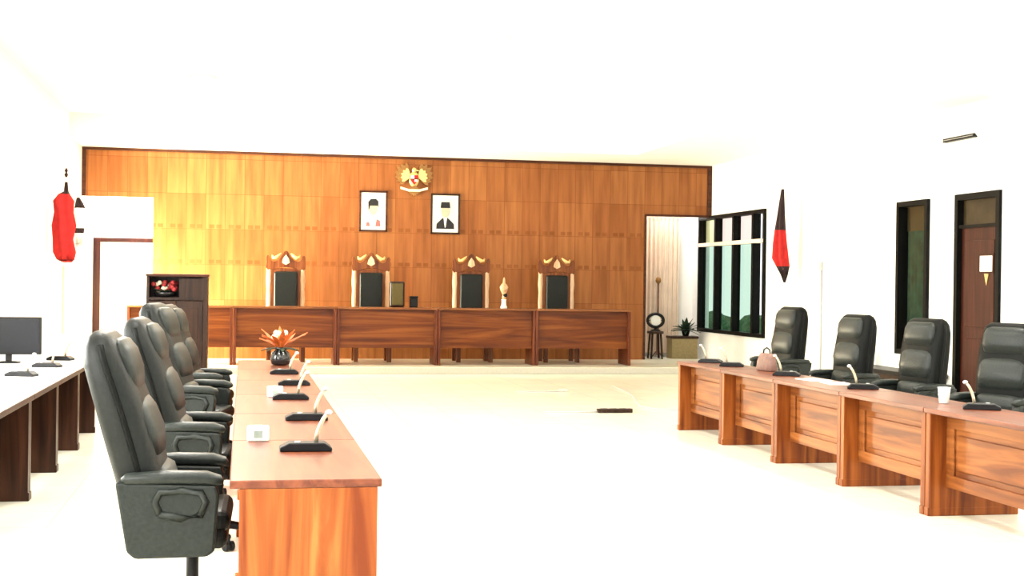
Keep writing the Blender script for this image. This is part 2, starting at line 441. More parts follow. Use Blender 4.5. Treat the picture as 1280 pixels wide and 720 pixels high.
# notice on the door
s = thing('door_notice', 'white square notice hanging on the red brown door', 'sign', (XW+.012, 15.55, 1.70))
mb = MB().box(-.012, -.15, .10, .003, .15, .30, .004)
obj('notice_board', mb, M['paper'], s)
mb = frame_yz(MB(), -.016, .002, (-.175, .175, .075, .325), .026)
obj('notice_frame', mb, M['door_leaf'], s)
mb = MB().prism([(-.05, .075), (.05, .075), (0, -.07)], -.008, .0, 'YZ')
obj('pennant', mb, M['throne_gold'], s)

w3 = bpy.data.objects.new('window_3', None); COL.objects.link(w3); w3['kind'] = 'structure'
w3['label'] = 'pale framed bright window on the left wall under the red flag'; w3['category'] = 'window'
w3.location = (XL, W3[0], W3[2]); off = Vector((-XL, -W3[0], -W3[2]))
mb = frame_yz(MB(), XL-.1, XL+.05, W3, .07)
for y in (24.0, 24.85): mb.box(XL-.08, y, W3[2]+.07, XL+.03, y+.05, W3[3]-.07)
wobj('window_frame', mb, M['frame_pale'], w3, off)
for a, b in ((W3[0]+.07, 24.0), (24.05, 24.85), (24.9, W3[1]-.07)):
    wobj('pane', MB().box(XL-.05, a, W3[2]+.07, XL-.045, b, W3[3]-.07), M['glass_clear'], w3, off)
for i, h in enumerate(LW):
    w = bpy.data.objects.new('window_%d' % (4+i), None); COL.objects.link(w); w['kind'] = 'structure'
    w['label'] = 'tall pale framed window in the left wall'; w['category'] = 'window'
    w.location = (XL, h[0], h[2]); off = Vector((-XL, -h[0], -h[2]))
    mb = frame_yz(MB(), XL-.1, XL+.03, h, .07)
    for k in (1, 2):
        y = h[0] + (h[1]-h[0])*k/3; mb.box(XL-.08, y-.03, h[2]+.07, XL+.02, y+.03, h[3]-.07)
    wobj('window_frame', mb, M['frame_pale'], w, off)
    wobj('pane', MB().box(XL-.05, h[0]+.07, h[2]+.07, XL-.045, h[1]-.07, h[3]-.07), M['glass_clear'], w, off)

# red framed door seen through the left opening
d2 = bpy.data.objects.new('door_2', None); COL.objects.link(d2); d2['kind'] = 'structure'
d2['label'] = 'white door in a red frame beyond the left opening'; d2['category'] = 'door'
d2.location = (-2.8, YB, .116)
mb = MB().box(0, -.06, 0, .13, 0, 2.22, .005).box(1.10, -.06, 0, 1.16, 0, 2.22, .005).box(.13, -.06, 2.14, 1.10, 0, 2.22, .005)
obj('door_frame', mb, M['red_frame'], d2)
mb = MB().box(.13, -.03, .02, 1.10, -.005, 2.14).box(.25, -.04, 1.1, .98, -.03, 2.0, .006).box(.25, -.04, .2, .98, -.03, .95, .006)
lf = obj('door_leaf', mb, M['wall'], d2)
obj('door_handle', MB().tube([(.2, -.03, 1.05), (.2, -.08, 1.05), (.3, -.08, 1.05)], .012), M['chrome'], lf)

# ------------------------------------------------------------------ desks
def make_desk(name, length, depth, height, mats, label, group, pbot=.2, recess=.15, slab=.06, relief=True, slab_depth=None):
    """front faces local -X at x=0; runs along +Y"""
    t = thing(name, label, 'desk', group=group)
    top_m, slab_m, front_m = mats
    sd = slab_depth or depth
    mb = MB().box(-.01, 0.002, height-.035, depth+.01, length-.002, height, .006)
    tp = obj('tabletop', mb, top_m, t)
    if name == 'side_desk':
        obj('edge_strip', MB().box(-.022, 0.002, height-.04, -.009, length-.002, height-.002, .003), slab_m, tp)
    for y in (0.004, length-.004-slab):
        mb = MB().box(.008, y, .05, sd-.03, y+slab, height-.035, .004)
        mb.box(-.0, y-.001 if y > .1 else y, 0, sd-.01, y+slab, .06, .006)
        obj('end_panel', mb, slab_m, t)
    a, b = slab+.004, length-slab-.004
    mb = MB().box(recess, a, pbot, recess+.02, b, height-.035)
    if relief:
        x = recess
        mb.box(x-.018, a, height-.135, x, b, height-.035, .004)
        mb.box(x-.018, a, pbot, x, b, pbot+.09, .004)
        for y in (a, b-.10): mb.box(x-.018, y, pbot+.09, x, y+.10, height-.135, .004)
        mb.box(x-.013, a+.14, pbot+.13, x, b-.14, height-.175, .009)
    obj('front_panel', mb, front_m, t)
    return t
rows = 'desks of the right hand row'
rd = [8.81, 7.43]
posts = [14.30, 12.97, 11.59, 10.21, 8.83, 7.45]
names = ['farthest of the right row, toward the bench',
         'second farthest of the right row, holding the brown bag',
         'middle one of the right row, with loose papers',
         'second nearest of the right row, with an added white cup shape',
         'nearest of the right row, cut by the photo edge']
def desk_label(s): return 'orange wooden ' + s
proto = None
for i in range(5):
    y0, y1 = posts[i+1], posts[i]
    L = 1.38
    lab = 'orange panelled desk, ' + names[i]
    if proto is None:
        proto = make_desk('council_desk', 1.378, .50, .75, (M['desk_top'], M['desk_slab'], M['desk_front']), lab, rows, slab_depth=.70)
        proto.location = (4.67, 14.30-1.38, 0)
    else:
        dup(proto, (4.67, 14.30-1.38*(i+1), 0), 0, lab)
# left row, mirrored
proto = None
ly = [10.10, 11.55, 13.0]
nl = ['dark brown wooden desk of the left row, nearest, cut by the left photo edge',
      'dark brown wooden desk of the left row, second from the near end',
      'dark brown wooden desk of the left row, third from the near end',
      'dark brown wooden desk at the far end of the left row, carrying the monitor']
for i, y in enumerate([8.66, 10.11, 11.56, 13.01]):
    if proto is None:
        proto = make_desk('side_desk', 1.448, .85, .75, (M['glare_top'], M['dark_desk'], M['dark_desk']), nl[i], 'dark desks of the left row', recess=.24)
        proto.location = (-1.46, y+1.448, 0); proto.rotation_euler = (0, 0, PI)
    else:
        dup(proto, (-1.46, y+1.448, 0), PI, nl[i])
# central row: six desks in line
proto = None
nc = ['nearest orange grained desk of the central row, its plank end facing the camera',
      'second desk of the central row, beside the second black chair',
      'third desk of the central row, holding the second white box',
      'fourth desk of the central row from the near end',
      'fifth desk of the central row, next to last',
      'farthest desk of the central row, under the orange flower arrangement']
for i in range(6):
    y = 5.71 + 1.432*i
    if proto is None:
        proto = make_desk('long_desk', 1.432, .607, .75, (M['desk_top'], M['desk_end'], M['desk_front']), nc[i], 'desks of the central row')
        proto.location = (.57, y+1.432, 0); proto.rotation_euler = (0, 0, PI)
    else:
        dup(proto, (.57, y+1.432, 0), PI, nc[i])
# bench on the platform
proto = None
nb = ['leftmost unit of the long wooden bench, partly behind the dark cabinet',
      'bench unit in front of the leftmost carved chair',
      'bench unit in front of the second carved chair from the left',
      'bench unit in front of the third carved chair from the left',
      'rightmost unit of the long wooden bench, in front of the darkest carved chair']
bx = [-1.93, -.17, 1.59, 3.35, 5.11]
bxs = [-1.947, -.17, 1.607, 3.384, 5.161]
for i in range(5):
    x = -.17 + 1.763*(i-1)
    if proto is None:
        proto = make_desk('bench_desk', 1.763, .70, 1.008, (M['bench_top'], M['bench_slab'], M['bench_front']), nb[i], 'units of the long bench', pbot=.30, recess=.10, slab=.05, relief=False)
        proto.location = (x+1.763, 23.78, .116); proto.rotation_euler = (0, 0, PI/2)
    else:
        dup(proto, (x+1.763, 23.78, .116), PI/2, nb[i])

# ------------------------------------------------------------------ executive chairs (front = +X)
M['leather_shade_trim'] = plain('black_leather_shade_and_trim', L3(.003, .0035, .003), .5, .1, var=.2, scale=60)  # piping, and right-hand backs with shade put into the colour
def make_chair(k=0.0):
    t = thing('executive_chair', '', 'chair')
    def ln(st): return [(q[0] + k*max(0, q[1]-.5),) + tuple(q[1:]) for q in st]
    mb = MB().sweep(ln([(-.09, .455, .20, .02), (-.085, .47, .25, .06), (-.095, .55, .262, .09), (-.125, .70, .27, .105), (-.165, .85, .275, .108), (-.21, 1.0, .278, .105),
                     (-.25, 1.12, .276, .098), (-.285, 1.22, .268, .09), (-.302, 1.29, .255, .075), (-.31, 1.325, .235, .05), (-.313, 1.345, .20, .018)]), 28, 4.0)
    bk = obj('backrest', mb, M['leather_shade_trim'] if k else M['leather'], t)  # right-hand chairs take the copy with shade in its colour
    for s in (-1, 1):
        mb = MB().tube([(x+.012, s*y, z) for x, z, y, _ in ln([(-.095, .56, .262, 0), (-.125, .70, .27, 0), (-.165, .85, .275, 0), (-.21, 1.0, .278, 0), (-.25, 1.12, .276, 0), (-.285, 1.22, .268, 0), (-.302, 1.29, .254, 0)])], .013, 8)
        obj('side_piping', mb, M['leather_shade_trim'], bk)
    mb = MB().sweep(ln([(-.175, 1.085, .16, .01), (-.17, 1.10, .20, .035), (-.187, 1.17, .215, .05), (-.21, 1.25, .21, .045), (-.23, 1.295, .19, .03), (-.24, 1.31, .15, .008)]), 24)
    obj('headrest_cushion', mb, M['leather_soft'], bk)
    mb = MB().sweep(ln([(-.08, .79, .17, .01), (-.075, .81, .215, .04), (-.098, .90, .23, .055), (-.13, .99, .225, .05), (-.16, 1.05, .20, .035), (-.17, 1.07, .15, .008)]), 24)
    obj('back_cushion', mb, M['leather_soft'], bk)
    mb = MB().sweep(ln([(-.03, .55, .17, .01), (-.025, .57, .21, .045), (-.035, .65, .225, .065), (-.05, .73, .22, .055), (-.06, .77, .17, .01)]), 24)
    obj('lumbar_cushion', mb, M['leather_soft'], bk)
    mb = MB().box(-.13, -.27, .41, .25, .27, .50, .035, 3).box(-.10, -.262, .48, .262, .262, .575, .04, 3)
    obj('seat', mb, M['leather'], t)
    for s in (-1, 1):
        y0, y1 = (.272, .345) if s > 0 else (-.345, -.272)
        mb = MB().prism([(-.215, .715), (.20, .70), (.215, .66), (.20, .42), (.17, .395), (-.13, .39), (-.165, .42)], y0, y1, 'XZ', .012)
        a = obj('armrest', mb, M['leather_soft'], t)
        yc = s*.308
        mb = MB().sweep([(-.19, .722, .03, .01, yc), (-.17, .726, .044, .024, yc), (.0, .732, .05, .028, yc), (.16, .728, .05, .028, yc), (.215, .716, .04, .022, yc), (.23, .708, .02, .01, yc)], 16)
        obj('arm_pad', mb, M['leather_soft'], a)
        yo = s*.345
        mb = MB().tube([(-.03+.17*0, yo, .58), (-.05, yo, .63), (-.03, yo, .67), (.06, yo, .68), (.14, yo, .67), (.16, yo, .63), (.14, yo, .575), (.06, yo, .56), (-.03, yo, .58)], .017, 8)
        obj('arm_piping', mb, M['leather_soft'], a)
    obj('gas_lift', MB().lathe([(.05, .40), (.05, .36), (.028, .35), (.028, .2), (.038, .19), (.038, .08)], (.09, 0, 0), n=16), M['black'], t)
    mb = MB()
    for k in range(5):
        a = k*2*PI/5 + .3; c, s = math.cos(a), math.sin(a)
        mb.tube([(.09, 0, .115), (.09+c*.14, s*.14, .11), (.09+c*.28, s*.28, .08)], [.034, .028, .018], 8)
    mb.lathe([(.045, .07), (.05, .10), (.045, .15), (.03, .155)], (.09, 0, 0), n=16)
    obj('star_base', mb, M['black'], t)
    for k in range(5):
        a = k*2*PI/5 + .3; c, s = math.cos(a), math.sin(a)
        mb = MB()
        for d in (-.017, .017):
            px, py = .09 + c*.28 - s*d, s*.28 + c*d
            b = bmesh.new(); bmesh.ops.create_cone(b, segments=14, radius1=.029, radius2=.029, depth=.022, cap_ends=True)
            mb._merge(b, Matrix.Translation((px, py, .03)) @ Matrix.Rotation(a+PI/2, 4, 'Z') @ Matrix.Rotation(PI/2, 4, 'Y'))
        mb.tube([(.09+c*.28, s*.28, .03), (.09+c*.28, s*.28, .085)], .01, 8)
        obj('caster', mb, M['black'], t)
    return t
c0 = make_chair()
left_ch = [(-.30, 6.28, -.02, 'first black leather executive chair beside the central desk, nearest the camera'),
           (-.305, 8.32, -.06, 'second black leather executive chair beside the central desk from the near end'),
           (-.35, 10.4, -.16, 'third black leather executive chair beside the central desk from the near end'),
           (-.36, 12.55, -.12, 'fourth black leather executive chair beside the central desk, in front of the dark cabinet')]
for i, (x, y, r, lab) in enumerate(left_ch):
    if i == 0:
        c0.location = (x, y, 0); c0.rotation_euler = (0, 0, r); c0['label'] = lab; c0['group'] = 'chairs along the central desks'
    else:
        dup(c0, (x, y, 0), r, lab, lift=.05 if i == 2 else .0)
right_ch = [(6.13, 14.95, PI+.12, 'black leather executive chair behind the right desks, farthest, left of the wall conduit'),
            (6.12, 13.20, PI+.14, 'black leather executive chair behind the right desks, second farthest, beside the brown bag'),
            (6.12, 11.72, PI+.18, 'black leather executive chair behind the right desks, in front of the narrow dark window'),
            (6.12, 10.25, PI+.38, 'black leather executive chair behind the right desks, nearest, in front of the red brown door')]
c1 = make_chair(.19)
for i, (x, y, r, lab) in enumerate(right_ch):
    if i == 0:
        c1.location = (x, y, 0); c1.rotation_euler = (0, 0, r); c1['label'] = lab; c1['group'] = 'chairs behind the right desks'
    else:
        dup(c1, (x, y, 0), r, lab, lift=-.045)

# ------------------------------------------------------------------ carved chairs behind the bench (front = -Y)
def make_throne():
    t = thing('carved_chair', '', 'chair')
    for s in (-1, 1):
        mb = MB()
        x = s*.30
        mb.lathe([(.05, .42), (.045, .6), (.055, .75), (.04, .9), (.05, 1.1), (.042, 1.3), (.055, 1.45), (.045, 1.62), (.05, 1.68)], (x, .22, 0), 12)
        obj('upright', mb, M['throne_pale'], t)  # whitish light flare put into the colour of the uprights
        mb = MB().box(x-.04, -.33, 0, x+.04, -.25, .40, .01)
        obj('leg', mb, M['throne_wood'], t)
        mb = MB().box(x-.04, .17, 0, x+.04, .25, .44, .01)
        obj('leg', mb, M['throne_wood'], t)
        mb = MB().box(x-.04, -.36, .66, x+.04, .20, .71, .015).box(x-.035, -.33, .40, x+.035, -.26, .67, .01).lathe([(.001, -.06), (.05, -.045), (.06, 0), (.05, .045), (.001, .06)], (x, -.35, .685), 12, 'X')
        obj('armrest', mb, M['throne_wood'], t)
    half = [(0, 2.0), (.035, 1.985), (.06, 1.93), (.10, 1.87), (.16, 1.815), (.21, 1.795), (.255, 1.81), (.285, 1.86), (.30, 1.90), (.335, 1.92), (.355, 1.87), (.35, 1.78), (.36, 1.70), (.33, 1.64), (.29, 1.66), (.25, 1.64), (.2, 1.66), (.1, 1.69), (0, 1.70)]
    out = half + [(-x, z) for x, z in reversed(half[1:-1])]
    crest = obj('crest', MB().prism(out, .17, .25, 'XZ', .008), M['throne_wood'], t)
    for s in (-1, 1):
        mb = MB().tube([(s*.09, .18, 1.95), (s*.13, .165, 1.91), (s*.18, .16, 1.87), (s*.23, .165, 1.87), (s*.25, .175, 1.92)], [.012, .026, .034, .028, .01], 10)
        obj('gilded_scroll', mb, M['throne_gold'], crest)
    mb = MB().prism([(-.07, 1.78), (0, 1.74), (.07, 1.78), (.05, 1.86), (0, 1.93), (-.05, 1.86)], .15, .18, 'XZ', .008)
    obj('crest_medallion', mb, M['throne_pale'], crest)
    mb = MB().box(-.27, .18, .48, .27, .24, 1.68, .01)
    obj('back_panel', mb, M['throne_wood'], t)
    mb = MB().box(-.212, .115, .60, .212, .19, 1.62, .035, 3)
    obj('back_cushion', mb, M['leather'], t)
    mb = MB().box(-.34, -.34, .38, .34, .25, .46, .012)
    obj('seat_frame', mb, M['throne_wood'], t)
    mb = MB().box(-.27, -.32, .45, .27, .12, .54, .035, 3)
    obj('seat', mb, M['leather'], t)
    return t
th = make_throne()
tl = [(.75, 'leftmost carved high backed chair with black cushion behind the bench'),
      (2.30, 'second carved high backed chair from the left, under the left portrait'),
      (4.17, 'third carved high backed chair from the left, under the right portrait'),
      (5.81, 'rightmost carved high backed chair behind the bench, before the plain panels')]
for i, (x, lab) in enumerate(tl):
    if i == 0:
        th.location = (x, 25.0, .116); th['label'] = lab; th['group'] = 'carved chairs behind the bench'
    else:
        dup(th, (x, 25.0, .116), 0, lab)

# ------------------------------------------------------------------ things on the bench
ZB = 1.124
def bottle_like(name, label, cat, loc, prof, mat, n=16):
    o = obj(name, MB().lathe(prof, n=n), mat); o.location = loc
    return tag(o, label, cat)
t = thing('dark_speaker', 'dark upright loudspeaker on the bench beside the second carved chair', 'speaker', (2.68, 24.25, ZB))
obj('cabinet_body', MB().box(-.13, -.09, 0, .13, .09, .46, .03, 3), M['dark_wood'], t)
obj('speaker_front', MB().box(-.095, -.102, .04, .095, -.088, .42, .005), plain('olive_mesh', L3(.09, .07, .025), .7, .2, var=.4, scale=200), t)
t = thing('small_box', 'small black box on the bench right of the dark loudspeaker', 'box', (2.98, 24.25, ZB))
obj('box_body', MB().box(-.07, -.06, 0, .07, .06, .16, .012), M['black'], t)
obj('box_lid', MB().box(-.075, -.065, .16, .075, .065, .20, .012), M['black'], t)
t = thing('statuette', 'pale gilded statuette on the bench right of the third carved chair', 'statuette', (4.62, 24.25, ZB))
obj('plinth', MB().lathe([(.06, 0), (.06, .03), (.045, .05), (.04, .14), (.05, .16)], n=14), M['paper'], t)
obj('figure', MB().lathe([(.03, .15), (.035, .2), (.025, .24), (.065, .32), (.08, .38), (.05, .43), (.025, .45), (.02, .52), (.008, .56)], n=14), M['throne_pale'], t)
obj('collar', MB().lathe([(.03, .20), (.045, .22), (.045, .25), (.03, .27)], (0.02, 0, 0), n=14), M['black'], t)

def make_mic(kind='mic'):
    t = thing('conference_microphone', '', 'microphone')
    mb = MB().prism([(-.125, 0), (.125, 0), (.125, .018), (.09, .042), (-.08, .042), (-.125, .02)], -.06, .06, 'XZ', .006)
    b = obj('base', mb, M['black'], t)
    obj('button', MB().lathe([(.014, .04), (.014, .047), (.001, .048)], (-.04, -.02, 0), 12), M['cable'], b)
    pts = [(.05, 0, .04), (.055, 0, .08), (.068, 0, .12), (.085, 0, .155), (.10, 0, .175)]
    obj('gooseneck', MB().tube(pts, [.011, .010, .010, .010, .009], 8), M['gooseneck'], t)
    obj('capsule', MB().ball((.110, 0, .184), .018, .014, .014), M['cable'], t)
    return t
m0 = make_mic()
micsA = [(.305, 6.70, 'nearest gooseneck microphone on the central desks, near the first white box'),
         (.375, 8.17, 'second gooseneck microphone on the central desks from the near end'),
         (.33, 9.60, 'third gooseneck microphone on the central desks, beside the second white box'),
         (.40, 10.9, 'fourth gooseneck microphone on the central desks from the near end'),
         (.36, 12.2, 'fifth gooseneck microphone on the central desks, in front of the orange flowers')]
for i, (x, y, lab) in enumerate(micsA):
    if i == 0:
        m0.location = (x, y, .75); m0['label'] = lab; m0['group'] = 'microphones on the central desks'
    else:
        dup(m0, (x, y, .75), 0, lab)
micsR = [(4.94, 14.0, PI-.6, 'gooseneck microphone at the far end of the right desks'),
         (4.94, 13.35, PI-.4, 'second gooseneck microphone from the far end of the right desks'),
         (4.96, 11.95, PI-.5, 'gooseneck microphone on the right desks beside the loose papers'),
         (4.98, 10.4, PI-.4, 'gooseneck microphone on the right desks before the third black chair'),
         (5.0, 8.6, PI-.5, 'nearest gooseneck microphone on the right desks, before the red brown door')]
for x, y, r, lab in micsR:
    dup(m0, (x, y, .75), r, lab, 'microphones on the right desks')
micsL = [(-1.80, 11.9, -.3, 'nearest gooseneck microphone on the left dark desks'),
         (-1.76, 13.1, -.3, 'middle gooseneck microphone on the left dark desks'),
         (-1.78, 14.2, -.3, 'farthest gooseneck microphone on the left dark desks')]
for x, y, r, lab in micsL:
    dup(m0, (x, y, .75), r, lab, 'microphones on the left desks')

def white_box(loc, label):
    t = thing('tissue_box', label, 'box', loc, 0, 'white boxes on the central desks')
    obj('box_body', MB().box(-.055, -.045, 0, .055, .045, .075, .008), M['paper'], t)
    obj('slot', MB().lathe([(.026, .0755), (.026, .079), (.001, .0795)], n=14), M['grey_green'], t)
    obj('printed_patch', MB().box(-.022, -.0465, .018, .022, -.0445, .055), M['grey_green'], t)
    return t
b0 = white_box((.082, 7.13, .75), 'nearer small white box on the central desks, left of the microphones')
dup(b0, (.228, 9.80, .75), 0, 'farther small white box on the central desks, beside the third microphone')

# flower arrangement at the far end of the central desks
def leaf_blade(mb, base, az, el, ln, w, droop):
    d = Vector((math.cos(az), math.sin(az), 0)); side = Vector((-math.sin(az), math.cos(az), 0))
    rows = []
    n = 7
    for i in range(n+1):
        u = i/n
        p = Vector(base) + d*(ln*u*math.cos(el)) + Vector((0, 0, ln*u*math.sin(el) - droop*u*u))
        ww = w*math.sin(PI*min(1, u*.93+.05))
        rows.append([p - side*ww, p - Vector((0, 0, .006)), p + side*ww, p + Vector((0, 0, .006))])
    mb.rings(rows, smooth=False)
fl = thing('flower_arrangement', 'orange leafy flower arrangement in a black vase at the far end of the central desks', 'flowers', (.36, 13.45, .75))
obj('vase', MB().lathe([(.05, 0), (.085, .01), (.10, .06), (.085, .12), (.05, .15), (.06, .17), (.055, .175)], n=20), M['vase'], fl)
mb = MB()
for k in range(16):
    leaf_blade(mb, (0, 0, .16), k*2*PI/16+random.uniform(-.15, .15), random.uniform(.55, 1.05), random.uniform(.24, .36), .028, random.uniform(.02, .10))
obj('leaves', mb, M['leaf_orange'], fl)
mb = MB()
for k in range(7):
    a = k*2*PI/7+.3; leaf_blade(mb, (0, 0, .15), a, .35, .2, .03, .08)
obj('lower_leaves', mb, M['leaf_green'], fl)
mb = MB()
for k in range(7):
    a = k*2*PI/7; r = .05+.05*(k % 3)/2
    mb.ball((r*math.cos(a), r*math.sin(a), .27+.04*(k % 2)), .026, .026, .03, 8)
obj('blossom', mb, M['petal_white'], fl)

# things on the right desks
t = thing('leather_bag', 'brown leather bag standing on the right desks, left of the second farthest chair', 'bag', (5.03, 12.62, .75), .2)
obj('bag_body', MB().sweep([(0, 0, .13, .05), (0, .02, .14, .06), (0, .10, .13, .05), (0, .16, .11, .03), (0, .175, .09, .012)], 20), M['bag'], t)
obj('bag_handle', MB().tube([(0, -.06, .165), (0, -.05, .21), (0, 0, .23), (0, .05, .21), (0, .06, .165)], .008, 8), M['leather'], t)
for i, (x, y, r, lab) in enumerate([(5.0, 11.42, .1, 'white paper sheet on the right desks, left of the other sheet'),
                                    (5.02, 10.98, -.12, 'white paper sheet on the right desks, right of the other sheet')]):
    o = obj('paper_sheet', MB().box(-.105, -.1485, 0, .105, .1485, .004), M['paper']); o.location = (x, y, .75); o.rotation_euler = (0, 0, r)
    tag(o, lab, 'paper', 'papers on the right desks')
t = thing('light_gap_cup', 'white cup shape standing in for a gap of light on the right desks between the two nearest chairs', 'cup', (4.98, 9.08, .75))  # added cup shape stands in for a bright gap of light
obj('cup_body', MB().lathe([(.028, 0), (.034, .005), (.045, .11), (.047, .115), (.042, .112), (.032, .012), (.001, .01)], n=20), M['white'], t)
obj('cup_handle', MB().tube([(0, .042, .09), (0, .07, .085), (0, .078, .06), (0, .065, .035), (0, .037, .03)], .006, 8), M['white'], t)

# monitor on the left desks
t = thing('monitor', 'black flat monitor on the left dark desks at the photo edge', 'monitor', (-2.20, 13.75, .75), .0)
obj('housing', MB().box(-.30, -.02, .08, .30, .02, .44, .008), M['black'], t)
obj('screen', MB().box(-.275, -.024, .105, .275, -.019, .415), M['screen'], t)
obj('stand', MB().box(-.03, .0, .0, .03, .02, .12, .004).lathe([(.11, 0), (.11, .012), (.03, .02)], (0, .01, 0), 20), M['black'], t)

# ------------------------------------------------------------------ dark cabinet behind the chairs
t = thing('display_cabinet', 'tall dark brown cabinet with an open upper shelf behind the row of chairs', 'cabinet', (-.72, 15.5, 0))
mb = MB()
mb.box(-.33, 0, 0, -.30, .45, 1.60); mb.box(.28, 0, 0, .33, .45, 1.60); mb.box(-.30, .42, 0, .28, .45, 1.60)
mb.box(-.30, .02, .0, .28, .42, .08); mb.box(-.30, .02, 1.34, .28, .42, 1.37); mb.box(.02, .02, 1.37, .05, .42, 1.58)
mb.box(.05, .01, 1.37, .28, .03, 1.58)
obj('carcass', mb, M['dark_wood'], t)
obj('cabinet_top', MB().box(-.34, -.02, 1.60, .34, .46, 1.63, .006), M['trim_wood'], t)
for x0, x1, hx in ((-.298, -.012, -.04), (-.008, .278, .02)):
    d = obj('door', MB().box(x0, -.012, .09, x1, .012, 1.33, .004).box(x0+.05, -.018, .16, x1-.05, -.01, 1.26, .005), M['dark_wood'], t)
    obj('knob', MB().ball((hx, -.03, .75), .014), M['gooseneck'], d)
t2 = thing('red_flowers', 'red and cream flowers in the open shelf of the dark cabinet', 'flowers', (-.86, 15.68, 1.37))
obj('bowl', MB().lathe([(.05, 0), (.10, .01), (.13, .05), (.125, .055), (.05, .03), (.001, .03)], n=18), M['vase'], t2)
mr, mw, mg = MB(), MB(), MB()
for k in range(26):
    a = random.uniform(0, 2*PI); r = random.uniform(.0, .14); z = random.uniform(.07, .18)
    (mw if k % 4 == 0 else mr).ball((r*math.cos(a), r*math.sin(a)*.8, z), .028, .028, .026, 8)
for k in range(10):
    leaf_blade(mg, (0, 0, .04), k*2*PI/10, .5, .15, .02, .02)
obj('red_blossom', mr, M['petal_red'], t2); obj('cream_blossom', mw, M['petal_white'], t2); obj('leaves', mg, M['leaf_green'], t2)

# ------------------------------------------------------------------ emblem and portraits on the partition
def feather(mb, root, ang, ln, w, y0, y1):
    c, s = math.cos(ang), math.sin(ang)
    P = lambda u, v: (root[0]+c*u-s*v, root[1]+s*u+c*v)
    mb.prism([P(0, -w*.5), P(ln*.8, -w*.6), P(ln, 0), P(ln*.8, w*.6), P(0, w*.5)], y0, y1, 'XZ')
t = thing('eagle_emblem', 'gold spread winged eagle emblem with a shield above the two portraits', 'emblem', (3.14, YP-.005, 3.52))
for s in (-1, 1):
    mb = MB()
    for k in range(7):
        a = math.radians(78 - k*20); a = a if s > 0 else PI-a
        feather(mb, (s*.10, .05+.0*k), a, .30 - abs(k-2)*.018, .06, -.045-.003*k, -.02)
    obj('wing', mb, M['gold_dark'], t)
    mb = MB()
    for k in range(5):
        a = math.radians(70 - k*26); a = a if s > 0 else PI-a
        feather(mb, (s*.09, .05), a, .17, .05, -.066-.003*k, -.05)
    obj('inner_wing', mb, M['gold'], t)
mb = MB()
for k in range(7):
    feather(mb, (0, -.12), math.radians(-90 + (k-3)*14), .20-.012*abs(k-3), .05, -.05-.003*k, -.02)
obj('tail', mb, M['gold_dark'], t)
obj('body', MB().ball((0, -.045, 0), .10, .04, .15), M['gold'], t)
mb = MB().ball((0, -.06, .17), .045, .04, .05).prism([(.03, .15), (.10, .165), (.03, .19)], -.075, -.05, 'XZ')
obj('head', mb, M['gold'], t)
mb = MB().prism([(-.075, .075), (.075, .075), (.075, -.02), (0, -.11), (-.075, -.02)], -.105, -.08, 'XZ', .004)
sh = obj('shield', mb, M['flag_red'], t)
obj('shield_field', MB().box(-.07, -.109, .0, -.002, -.104, .07).box(.002, -.109, -.05, .06, -.104, -.002), M['paper'], sh)
obj('shield_band', MB().box(-.07, -.112, -.008, .07, -.105, .008), M['black'], sh)
mb = MB().prism([(-.26, -.19), (-.10, -.235), (.10, -.235), (.26, -.19), (.26, -.145), (.10, -.19), (-.10, -.19), (-.26, -.145)], -.09, -.075, 'XZ')
obj('ribbon', mb, M['petal_white'], t)

